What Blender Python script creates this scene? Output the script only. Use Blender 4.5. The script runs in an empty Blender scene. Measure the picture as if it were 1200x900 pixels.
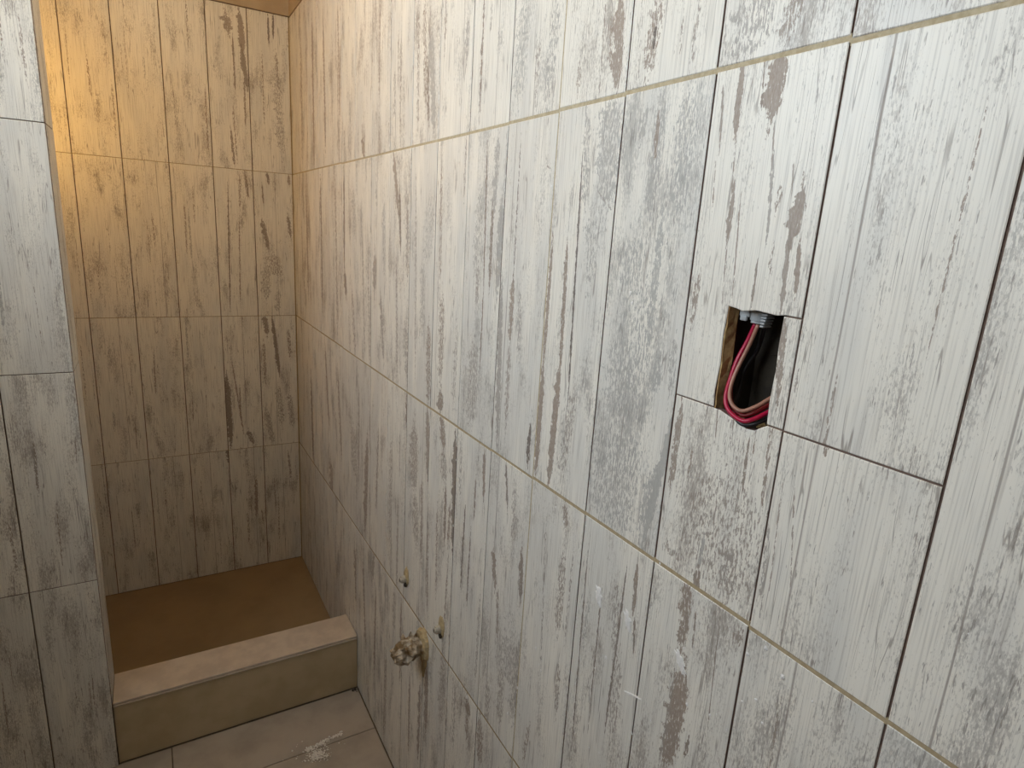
import bpy, math, random
from mathutils import Matrix, Vector
random.seed(11)
scene = bpy.context.scene
C = scene.collection

# ------------------------------------------------------------------ camera
cam_data = bpy.data.cameras.new('camera')
cam_data.sensor_fit = 'HORIZONTAL'
cam_data.sensor_width = 36.0
cam_data.lens = 716.7 / 1200 * 36.0
cam_data.clip_start = 0.02
cam = bpy.data.objects.new('camera', cam_data)
C.objects.link(cam)
cam.matrix_world = Matrix(((0.86321644, 0.07038661, -0.4999031, -0.55695),
                           (-0.50131145, 0.23628898, -0.83237873, -2.83728),
                           (0.05953328, 0.96913015, 0.23925415, 1.65395),
                           (0, 0, 0, 1)))
scene.camera = cam

# ------------------------------------------------------------------ light and exposure
SKY_STRENGTH = 14.8
SKY_COLOR = (0.86, 0.915, 1.0)
FILL_LAMP_POWER = 9.2  # added wall lamp that warms the shower end
CEILING_FILL_POWER = 7.4  # added ceiling lamp that brightens the upper tiles
CEILING_FILL_COLOR = (1.0, 0.81, 0.54)
CEILING_FILL_POS = (-0.46, -1.22, 2.62)
FILL_LAMP_COLOR = (1.0, 0.56, 0.12)
FILL_LAMP_POS = (-1.12, -0.36, 1.98)
EXPOSURE = -0.11
WINDOWS = ((-1.90, -1.34), (-2.76, -2.30))  # second window is added to light the near part of the right wall
WIN_Z = (1.76, 2.58)
LEFT_X = -1.25

world = bpy.data.worlds.new('daylight'); scene.world = world
world.use_nodes = True
bg = world.node_tree.nodes.get('Background') or world.node_tree.nodes.new('ShaderNodeBackground')
bg.inputs['Color'].default_value = (*SKY_COLOR, 1)
bg.inputs['Strength'].default_value = SKY_STRENGTH
vs = scene.view_settings
vs.view_transform = 'Standard'; vs.look = 'None'; vs.gamma = 1.0
vs.use_curve_mapping = False; vs.exposure = EXPOSURE
scene.cycles.max_bounces = 7; scene.cycles.diffuse_bounces = 3; scene.cycles.glossy_bounces = 3
for wy0, wy1 in WINDOWS:
    portal = bpy.data.lights.new('window_daylight_portal', 'AREA')
    portal.shape = 'RECTANGLE'; portal.size = WIN_Z[1] - WIN_Z[0]; portal.size_y = wy1 - wy0
    portal.cycles.is_portal = True
    po = bpy.data.objects.new('window_daylight_portal', portal); C.objects.link(po)
    po.matrix_world = Matrix(((0, 0, -1, LEFT_X - 0.13), (0, 1, 0, (wy0 + wy1) / 2), (1, 0, 0, sum(WIN_Z) / 2), (0, 0, 0, 1)))

# ------------------------------------------------------------------ helpers
class MB:
    """collects polygons; build() links them as one mesh object"""
    def __init__(s): s.v = []; s.f = []; s.m = []
    def face(s, pts, mat=0):
        b = len(s.v); s.v += [tuple(p) for p in pts]; s.f.append(tuple(range(b, b + len(pts)))); s.m.append(mat)
    def mesh_(s, verts, faces, mat=0):
        b = len(s.v); s.v += [tuple(p) for p in verts]
        for f in faces: s.f.append(tuple(b + i for i in f)); s.m.append(mat)
    def box(s, x0, x1, y0, y1, z0, z1, mat=0):
        v = [(x, y, z) for z in (z0, z1) for y in (y0, y1) for x in (x0, x1)]
        s.mesh_(v, [(0, 2, 3, 1), (4, 5, 7, 6), (0, 1, 5, 4), (2, 6, 7, 3), (0, 4, 6, 2), (1, 3, 7, 5)], mat)
    def data(s, name, mats):
        me = bpy.data.meshes.new(name); me.from_pydata(s.v, [], s.f); me.update()
        for m in mats: me.materials.append(m)
        for p, i in zip(me.polygons, s.m): p.material_index = i
        return me
    def build(s, name, mats, parent=None, smooth=False):
        if not isinstance(mats, (list, tuple)): mats = [mats]
        me = s.data(name, mats)
        if smooth:
            for p in me.polygons: p.use_smooth = True
        o = bpy.data.objects.new(name, me); C.objects.link(o); o.parent = parent
        return o

def link(name, me, parent=None):
    o = bpy.data.objects.new(name, me); C.objects.link(o); o.parent = parent; return o
def tag(o, label=None, cat=None, group=None, kind=None):
    if label: o['label'] = label
    if cat: o['category'] = cat
    if group: o['group'] = group
    if kind: o['kind'] = kind
    return o
def empty(name, loc=(0, 0, 0)):
    o = bpy.data.objects.new(name, None); o.empty_display_size = 0.05; C.objects.link(o); o.location = loc; return o
def bevel(o, w, seg=2):
    m = o.modifiers.new('bevel', 'BEVEL'); m.width = w; m.segments = seg; m.limit_method = 'ANGLE'; return o

class NT:
    """small node-tree writer"""
    def __init__(s, tree): s.t = tree; s.n = tree.nodes; s.l = tree.links
    def set(s, sock, v):
        if v is None: return
        if isinstance(v, bpy.types.NodeSocket): s.l.new(v, sock)
        else:
            if sock.type == 'RGBA' and len(v) == 3: v = (*v, 1)
            sock.default_value = v
    def m(s, op, a, b=None, c=None, clamp=False):
        n = s.n.new('ShaderNodeMath'); n.operation = op; n.use_clamp = clamp
        for i, v in enumerate((a, b, c)): s.set(n.inputs[i], v)
        return n.outputs[0]
    def vm(s, op, a, b=None):
        n = s.n.new('ShaderNodeVectorMath'); n.operation = op
        s.set(n.inputs[0], a); s.set(n.inputs[1], b); return n.outputs[0]
    def noise(s, vec, scale=1.0, detail=2.0, rough=0.5, dist=0.0, dim='3D'):
        n = s.n.new('ShaderNodeTexNoise'); n.noise_dimensions = dim
        s.set(n.inputs['Vector'], vec); s.set(n.inputs['Scale'], scale); s.set(n.inputs['Detail'], detail)
        s.set(n.inputs['Roughness'], rough); s.set(n.inputs['Distortion'], dist)
        return n.outputs[0]
    def mix(s, f, a, b):
        n = s.n.new('ShaderNodeMix'); n.data_type = 'RGBA'
        s.set(n.inputs[0], f); s.set(n.inputs[6], a); s.set(n.inputs[7], b); return n.outputs[2]
    def ss(s, x, lo, hi):   # smoothstep
        n = s.n.new('ShaderNodeMapRange'); n.interpolation_type = 'SMOOTHSTEP'
        s.set(n.inputs[0], x); s.set(n.inputs[1], lo); s.set(n.inputs[2], hi); s.set(n.inputs[3], 0.0); s.set(n.inputs[4], 1.0)
        return n.outputs[0]
    def attr(s, name):
        n = s.n.new('ShaderNodeAttribute'); n.attribute_type = 'OBJECT'; n.attribute_name = name; return n
    def sep(s, v):
        n = s.n.new('ShaderNodeSeparateXYZ'); s.set(n.inputs[0], v); return n.outputs
    def comb(s, x, y, z):
        n = s.n.new('ShaderNodeCombineXYZ'); s.set(n.inputs[0], x); s.set(n.inputs[1], y); s.set(n.inputs[2], z); return n.outputs[0]
    def coord(s, which='Object'):
        return s.n.new('ShaderNodeTexCoord').outputs[which]
    def bump(s, h, strength, dist):
        n = s.n.new('ShaderNodeBump'); s.set(n.inputs['Height'], h); n.inputs['Strength'].default_value = strength
        n.inputs['Distance'].default_value = dist; return n.outputs[0]

def new_mat(name):
    m = bpy.data.materials.new(name); m.use_nodes = True
    nt = NT(m.node_tree); b = m.node_tree.nodes['Principled BSDF']
    return m, nt, b

def grainy(name, col, col2, scale=30.0, rough=0.8, bump=0.2, dist=0.002, metallic=0.0, lo=0.35, hi=0.65, detail=6.0):
    m, nt, b = new_mat(name)
    n = nt.noise(nt.coord(), scale, detail, 0.6)
    nt.set(b.inputs['Base Color'], nt.mix(nt.ss(n, lo, hi), col, col2))
    b.inputs['Roughness'].default_value = rough; b.inputs['Metallic'].default_value = metallic
    if bump: nt.set(b.inputs['Normal'], nt.bump(nt.noise(nt.coord(), scale * 3, 4.0, 0.6), bump, dist))
    return m

# ------------------------------------------------------------------ the worn painted-wood tile print
PAINT_A = (0.78, 0.745, 0.675); PAINT_B = (0.68, 0.66, 0.615)
W_GREY = (0.39, 0.38, 0.36); W_BROWN = (0.28, 0.22, 0.18); W_DARK = (0.10, 0.076, 0.066)

sg = bpy.data.node_groups.new('wear_stroke', 'ShaderNodeTree')
for nm, ty in (('U', 'NodeSocketFloat'), ('V', 'NodeSocketFloat'), ('Streak', 'NodeSocketFloat'), ('Wobble', 'NodeSocketFloat'), ('Fine', 'NodeSocketFloat'),
               ('A', 'NodeSocketVector'), ('VB', 'NodeSocketFloat'), ('B', 'NodeSocketVector'), ('Color', 'NodeSocketColor'), ('Mask', 'NodeSocketFloat')):
    sg.interface.new_socket(nm, in_out='INPUT', socket_type=ty)
sg.interface.new_socket('Color', in_out='OUTPUT', socket_type='NodeSocketColor')
sg.interface.new_socket('Mask', in_out='OUTPUT', socket_type='NodeSocketFloat')
g = NT(sg); gi = sg.nodes.new('NodeGroupInput').outputs; go = sg.nodes.new('NodeGroupOutput').inputs
ua, va, ub = g.sep(gi['A'])[:3]; wd, colr, dens = g.sep(gi['B'])[:3]; vb = gi['VB']
t = g.m('DIVIDE', g.m('SUBTRACT', gi['V'], va), g.m('MAXIMUM', g.m('SUBTRACT', vb, va), 0.001), clamp=True)
uc = g.m('ADD', ua, g.m('MULTIPLY', g.m('SUBTRACT', ub, ua), t))
inner = g.m('MULTIPLY', t, g.m('SUBTRACT', 1.0, t))                      # 0 at the ends, 0.25 in the middle
taper = g.m('MULTIPLY_ADD', g.m('MINIMUM', g.m('MULTIPLY', inner, 6.0), 1.0), 0.55, 0.45)
wv = g.m('MULTIPLY', g.m('MULTIPLY', wd, taper), g.m('MULTIPLY_ADD', gi['Wobble'], 1.7, 0.25))
off = g.m('MULTIPLY', g.m('SUBTRACT', gi['Wobble'], 0.5), g.m('MULTIPLY', wd, 1.1))
d = g.m('DIVIDE', g.m('ADD', g.m('SUBTRACT', gi['U'], uc), off), g.m('MAXIMUM', wv, 0.0003))
e = g.m('DIVIDE', g.m('MAXIMUM', g.m('MAXIMUM', g.m('SUBTRACT', va, gi['V']), g.m('SUBTRACT', gi['V'], vb)), 0.0), g.m('ADD', g.m('MULTIPLY', wd, 2.2), 0.003))
dd = g.m('SQRT', g.m('ADD', g.m('MULTIPLY', d, d), g.m('MULTIPLY', e, e)))
field = g.m('MULTIPLY', g.m('MINIMUM', g.m('SUBTRACT', 1.0, dd), 0.42), 1.5)
nz = g.m('MULTIPLY', g.m('SUBTRACT', gi['Streak'], 0.5), g.m('MULTIPLY_ADD', g.m('SUBTRACT', 1.0, dens), 4.2, 2.3))
nz = g.m('ADD', nz, g.m('MULTIPLY', g.m('SUBTRACT', gi['Fine'], 0.5), 1.3))
val = g.m('SUBTRACT', g.m('ADD', field, nz), g.m('MULTIPLY', g.m('SUBTRACT', 1.0, dens), 1.0))
val = g.m('SUBTRACT', val, g.m('MULTIPLY', g.m('SUBTRACT', 1.0, g.m('MINIMUM', g.m('MULTIPLY', inner, 9.0), 1.0)), 0.40))
mask = g.ss(val, -0.03, 0.16)
mask = g.m('MULTIPLY', mask, g.m('GREATER_THAN', wd, 0.0001))
c1 = g.mix(g.m('MULTIPLY', colr, 2.0, clamp=True), W_GREY, W_BROWN)
c2 = g.mix(g.m('MULTIPLY_ADD', colr, 2.0, -1.0, clamp=True), c1, W_DARK)
g.l.new(g.mix(g.m('MULTIPLY', mask, g.m('MULTIPLY_ADD', gi['Fine'], 0.5, 0.62, clamp=True)), gi['Color'], c2), go['Color'])
g.l.new(g.m('MAXIMUM', gi['Mask'], mask), go['Mask'])

def tile_material(nslots, strokes=None, du=0.0):
    """nslots: wear strokes read from the tile's own properties; strokes: a fixed list instead, for the most worn tiles"""
    m, nt, b = new_mat('worn_white_wood_tile_%d' % nslots)
    P = nt.coord('Object')
    seed = nt.attr('seed').outputs['Fac']; wear = nt.attr('wear').outputs['Fac']; hue = nt.attr('hue').outputs['Fac']
    split = nt.attr('split').outputs['Fac']; tone = nt.attr('tone').outputs['Fac']
    u, _, v = nt.sep(P)[:3]
    Q = lambda su, sv, k: nt.comb(nt.m('MULTIPLY_ADD', u, su, nt.m('MULTIPLY', seed, 3.7 + k)), nt.m('MULTIPLY_ADD', v, sv, nt.m('MULTIPLY', seed, 5.3 + k)), 0.0)
    N = lambda su, sv, k, det, ro=0.55: nt.noise(Q(su, sv, k), 1.0, det, ro, dim='2D')
    low = N(14, 3, 0.1, 2.0)
    col = nt.mix(nt.ss(nt.m('ADD', low, tone), 0.36, 0.68), PAINT_A, PAINT_B)
    grain = N(480, 9, 0.3, 2.0, 0.6)
    col = nt.mix(nt.m('MULTIPLY', nt.ss(grain, 0.44, 0.76), 0.45), col, (0.38, 0.35, 0.32))
    streak = N(330, 85, 0.7, 5.0, 0.70)
    reg = N(22, 6, 0.5, 2.0)
    spot = N(560, 150, 0.9, 3.0, 0.65)
    wc = nt.mix(hue, W_GREY, W_BROWN)
    # scattered scuffs that follow the grain
    thr = nt.m('ADD', nt.m('MULTIPLY', nt.m('SUBTRACT', reg, 0.5), 1.5), nt.m('MULTIPLY', wear, 0.30))
    sc = nt.ss(nt.m('ADD', streak, nt.m('MULTIPLY', thr, 0.55)), 0.64, 0.76)
    col = nt.mix(nt.m('MULTIPLY', sc, 0.62), col, wc)
    sp = nt.ss(nt.m('ADD', spot, nt.m('MULTIPLY', thr, 0.45)), 0.60, 0.70)
    col = nt.mix(nt.m('MULTIPLY', sp, 0.50), col, wc)
    # long hairline cracks
    ck = N(75, 3.2, 1.7, 2.0, 0.45)
    hair = nt.m('SUBTRACT', 1.0, nt.ss(nt.m('ABSOLUTE', nt.m('SUBTRACT', ck, 0.5)), 0.004, 0.016))
    hair = nt.m('MULTIPLY', hair, nt.ss(nt.noise(Q(30, 9, 2.1), 1.0, 2.0, dim='2D'), 0.47, 0.60))
    col = nt.mix(nt.m('MULTIPLY', hair, 0.62), col, (0.18, 0.145, 0.125))
    dash = nt.ss(nt.m('ADD', N(330, 36, 3.3, 3.0, 0.6), nt.m('MULTIPLY', thr, 0.22)), 0.67, 0.73)
    col = nt.mix(nt.m('MULTIPLY', dash, 0.7), col, nt.mix(hue, (0.24, 0.225, 0.21), (0.22, 0.165, 0.135)))
    # printed plank edge inside the tile
    sd = nt.m('ABSOLUTE', nt.m('SUBTRACT', u, nt.m('ADD', split, nt.m('MULTIPLY', nt.m('SUBTRACT', ck, 0.5), 0.004))))
    sl = nt.m('MULTIPLY', nt.m('SUBTRACT', 1.0, nt.ss(sd, 0.0005, 0.0015)), nt.m('GREATER_THAN', split, 0.005))
    col = nt.mix(nt.m('MULTIPLY', sl, 0.65), col, (0.22, 0.18, 0.16))
    msk = nt.m('MAXIMUM', sc, sl)
    wob = N(25, 55, 2.9, 3.0, 0.6)
    for i in range(len(strokes) if strokes else nslots):
        gn = nt.n.new('ShaderNodeGroup'); gn.node_tree = sg
        for k, s in (('U', u), ('V', v), ('Streak', streak), ('Wobble', wob), ('Fine', spot), ('Color', col), ('Mask', msk)): nt.l.new(s, gn.inputs[k])
        if strokes:
            ua_, va_, ub_, vb_, wd_, c_, d_ = strokes[i]
            gn.inputs['A'].default_value = (ua_ / 1000 + du, va_ / 1000, ub_ / 1000 + du); gn.inputs['VB'].default_value = vb_ / 1000
            gn.inputs['B'].default_value = (wd_ / 1000, c_, d_)
        else:
            a = nt.attr('stroke_a_%d' % i); bb = nt.attr('stroke_b_%d' % i)
            nt.l.new(a.outputs['Vector'], gn.inputs['A']); nt.l.new(a.outputs['Alpha'], gn.inputs['VB']); nt.l.new(bb.outputs['Vector'], gn.inputs['B'])
        col, msk = gn.outputs['Color'], gn.outputs['Mask']
    nt.set(b.inputs['Base Color'], col)
    nt.set(b.inputs['Roughness'], nt.m('MULTIPLY_ADD', msk, 0.15, 0.36))
    nt.set(b.inputs['Normal'], nt.bump(N(300, 14, 0.3, 1.0), 0.10, 0.001))
    return m
SLOT_STEPS = (4, 8)
TILE_MATS = {n: tile_material(n) for n in SLOT_STEPS}

M = {}
M['edge'] = grainy('tile_body_edge', (0.22, 0.135, 0.11), (0.16, 0.10, 0.085), 200, 0.9, 0)
M['adhesive'] = grainy('dark_joint_dirt', (0.22, 0.15, 0.115), (0.15, 0.10, 0.08), 90, 0.95, 0)
M['grout'] = grainy('khaki_grout', (0.40, 0.325, 0.205), (0.50, 0.42, 0.285), 140, 0.9, 0.3, 0.001)
M['grout_dim'] = grainy('brown_khaki_grout', (0.34, 0.265, 0.16), (0.42, 0.335, 0.21), 140, 0.9, 0.3, 0.001)
M['plaster'] = grainy('tan_plaster', (0.50, 0.40, 0.28), (0.44, 0.34, 0.23), 9, 0.9, 0.25, 0.002)
M['wallpaint'] = grainy('bare_cement_plaster', (0.44, 0.34, 0.24), (0.37, 0.285, 0.20), 7, 0.9, 0.15, 0.002)
M['ceil'] = grainy('tan_ceiling_plaster', (0.52, 0.44, 0.33), (0.46, 0.39, 0.29), 6, 0.92, 0.15, 0.002)
M['floor'] = grainy('beige_floor_tile', (0.42, 0.36, 0.30), (0.33, 0.28, 0.23), 7, 0.55, 0.12, 0.001, lo=0.38, hi=0.72, detail=8)
M['floor_grout'] = grainy('brown_floor_grout', (0.13, 0.10, 0.07), (0.18, 0.14, 0.10), 60, 0.95, 0)
M['tray'] = grainy('ochre_shower_floor', (0.29, 0.195, 0.10), (0.24, 0.16, 0.08), 5, 0.7, 0.1, 0.001)
M['curb_top'] = grainy('pale_curb_tile', (0.60, 0.50, 0.40), (0.50, 0.41, 0.33), 14, 0.6, 0.15, 0.001)
M['curb_front'] = grainy('khaki_curb_tile', (0.52, 0.41, 0.26), (0.44, 0.345, 0.21), 8, 0.65, 0.12, 0.001)
M['wood'] = grainy('ragged_mortar_cut', (0.50, 0.37, 0.17), (0.26, 0.15, 0.06), 45, 0.85, 0.5, 0.002)
M['boxdark'] = grainy('brown_box_plastic', (0.050, 0.038, 0.024), (0.030, 0.023, 0.016), 40, 0.6, 0.2, 0.001)
M['connector'] = grainy('grey_conduit_plastic', (0.42, 0.44, 0.45), (0.34, 0.35, 0.36), 80, 0.45, 0)
M['red'] = grainy('crimson_insulation', (0.43, 0.006, 0.048), (0.38, 0.005, 0.042), 90, 0.32, 0)
M['darkred'] = grainy('dark_red_insulation', (0.26, 0.006, 0.012), (0.22, 0.005, 0.01), 90, 0.35, 0)
M['brownwire'] = grainy('pink_brown_insulation', (0.40, 0.20, 0.14), (0.35, 0.17, 0.12), 90, 0.4, 0)
M['black'] = grainy('black_insulation', (0.014, 0.013, 0.016), (0.02, 0.018, 0.02), 90, 0.35, 0)
M['mortar'] = grainy('tan_mortar', (0.50, 0.39, 0.22), (0.38, 0.28, 0.15), 90, 0.9, 0.6, 0.003)
M['stain'] = grainy('ochre_mortar_run', (0.33, 0.24, 0.12), (0.26, 0.18, 0.085), 60, 0.7, 0.4, 0.002)
M['wrap'] = grainy('dirty_crumpled_plastic', (0.60, 0.52, 0.41), (0.17, 0.105, 0.045), 38, 0.32, 0.4, 0.003, lo=0.34, hi=0.58)
M['plug'] = grainy('grey_pipe_plug', (0.44, 0.39, 0.32), (0.30, 0.26, 0.20), 90, 0.5, 0.2, 0.001)
M['plugdark'] = grainy('dark_pipe_hole', (0.06, 0.045, 0.03), (0.04, 0.03, 0.02), 50, 0.8, 0)
M['white_plaster'] = grainy('white_plaster_fleck', (0.80, 0.78, 0.76), (0.72, 0.70, 0.68), 120, 0.9, 0.4, 0.001)
M['crumb'] = grainy('pale_plaster_crumbs', (0.88, 0.83, 0.76), (0.80, 0.74, 0.67), 150, 0.95, 0)
M['alu'] = grainy('window_aluminium', (0.60, 0.60, 0.60), (0.55, 0.55, 0.55), 40, 0.35, 0, metallic=0.9)
M['ceramic'] = grainy('white_lamp_ceramic', (0.75, 0.74, 0.70), (0.70, 0.69, 0.65), 40, 0.3, 0)
mg, ntg, bgl = new_mat('window_glass')
ntg.n.remove(bgl); tr = ntg.n.new('ShaderNodeBsdfTransparent'); gl = ntg.n.new('ShaderNodeBsdfGlossy'); gl.inputs['Roughness'].default_value = 0.02
tr.inputs['Color'].default_value = (0.93, 0.96, 0.96, 1)
mx = ntg.n.new('ShaderNodeMixShader'); mx.inputs[0].default_value = 0.07
ntg.l.new(tr.outputs[0], mx.inputs[1]); ntg.l.new(gl.outputs[0], mx.inputs[2])
ntg.l.new(mx.outputs[0], ntg.n['Material Output'].inputs['Surface']); M['glass'] = mg
for key, nm, colr_, pw, rad in (('bulb', 'fill_globe_glass', FILL_LAMP_COLOR, FILL_LAMP_POWER, .045), ('ceiling_bulb', 'fill_bulb_glass', CEILING_FILL_COLOR, CEILING_FILL_POWER, .032)):  # glow of the two added fill lamps
    mb, ntb, bb_ = new_mat(nm)
    bb_.inputs['Emission Color'].default_value = (*colr_, 1)
    bb_.inputs['Emission Strength'].default_value = pw / (math.pi * 4 * math.pi * rad ** 2)
    bb_.inputs['Base Color'].default_value = (0.9, 0.85, 0.75, 1); M[key] = mb

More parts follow.
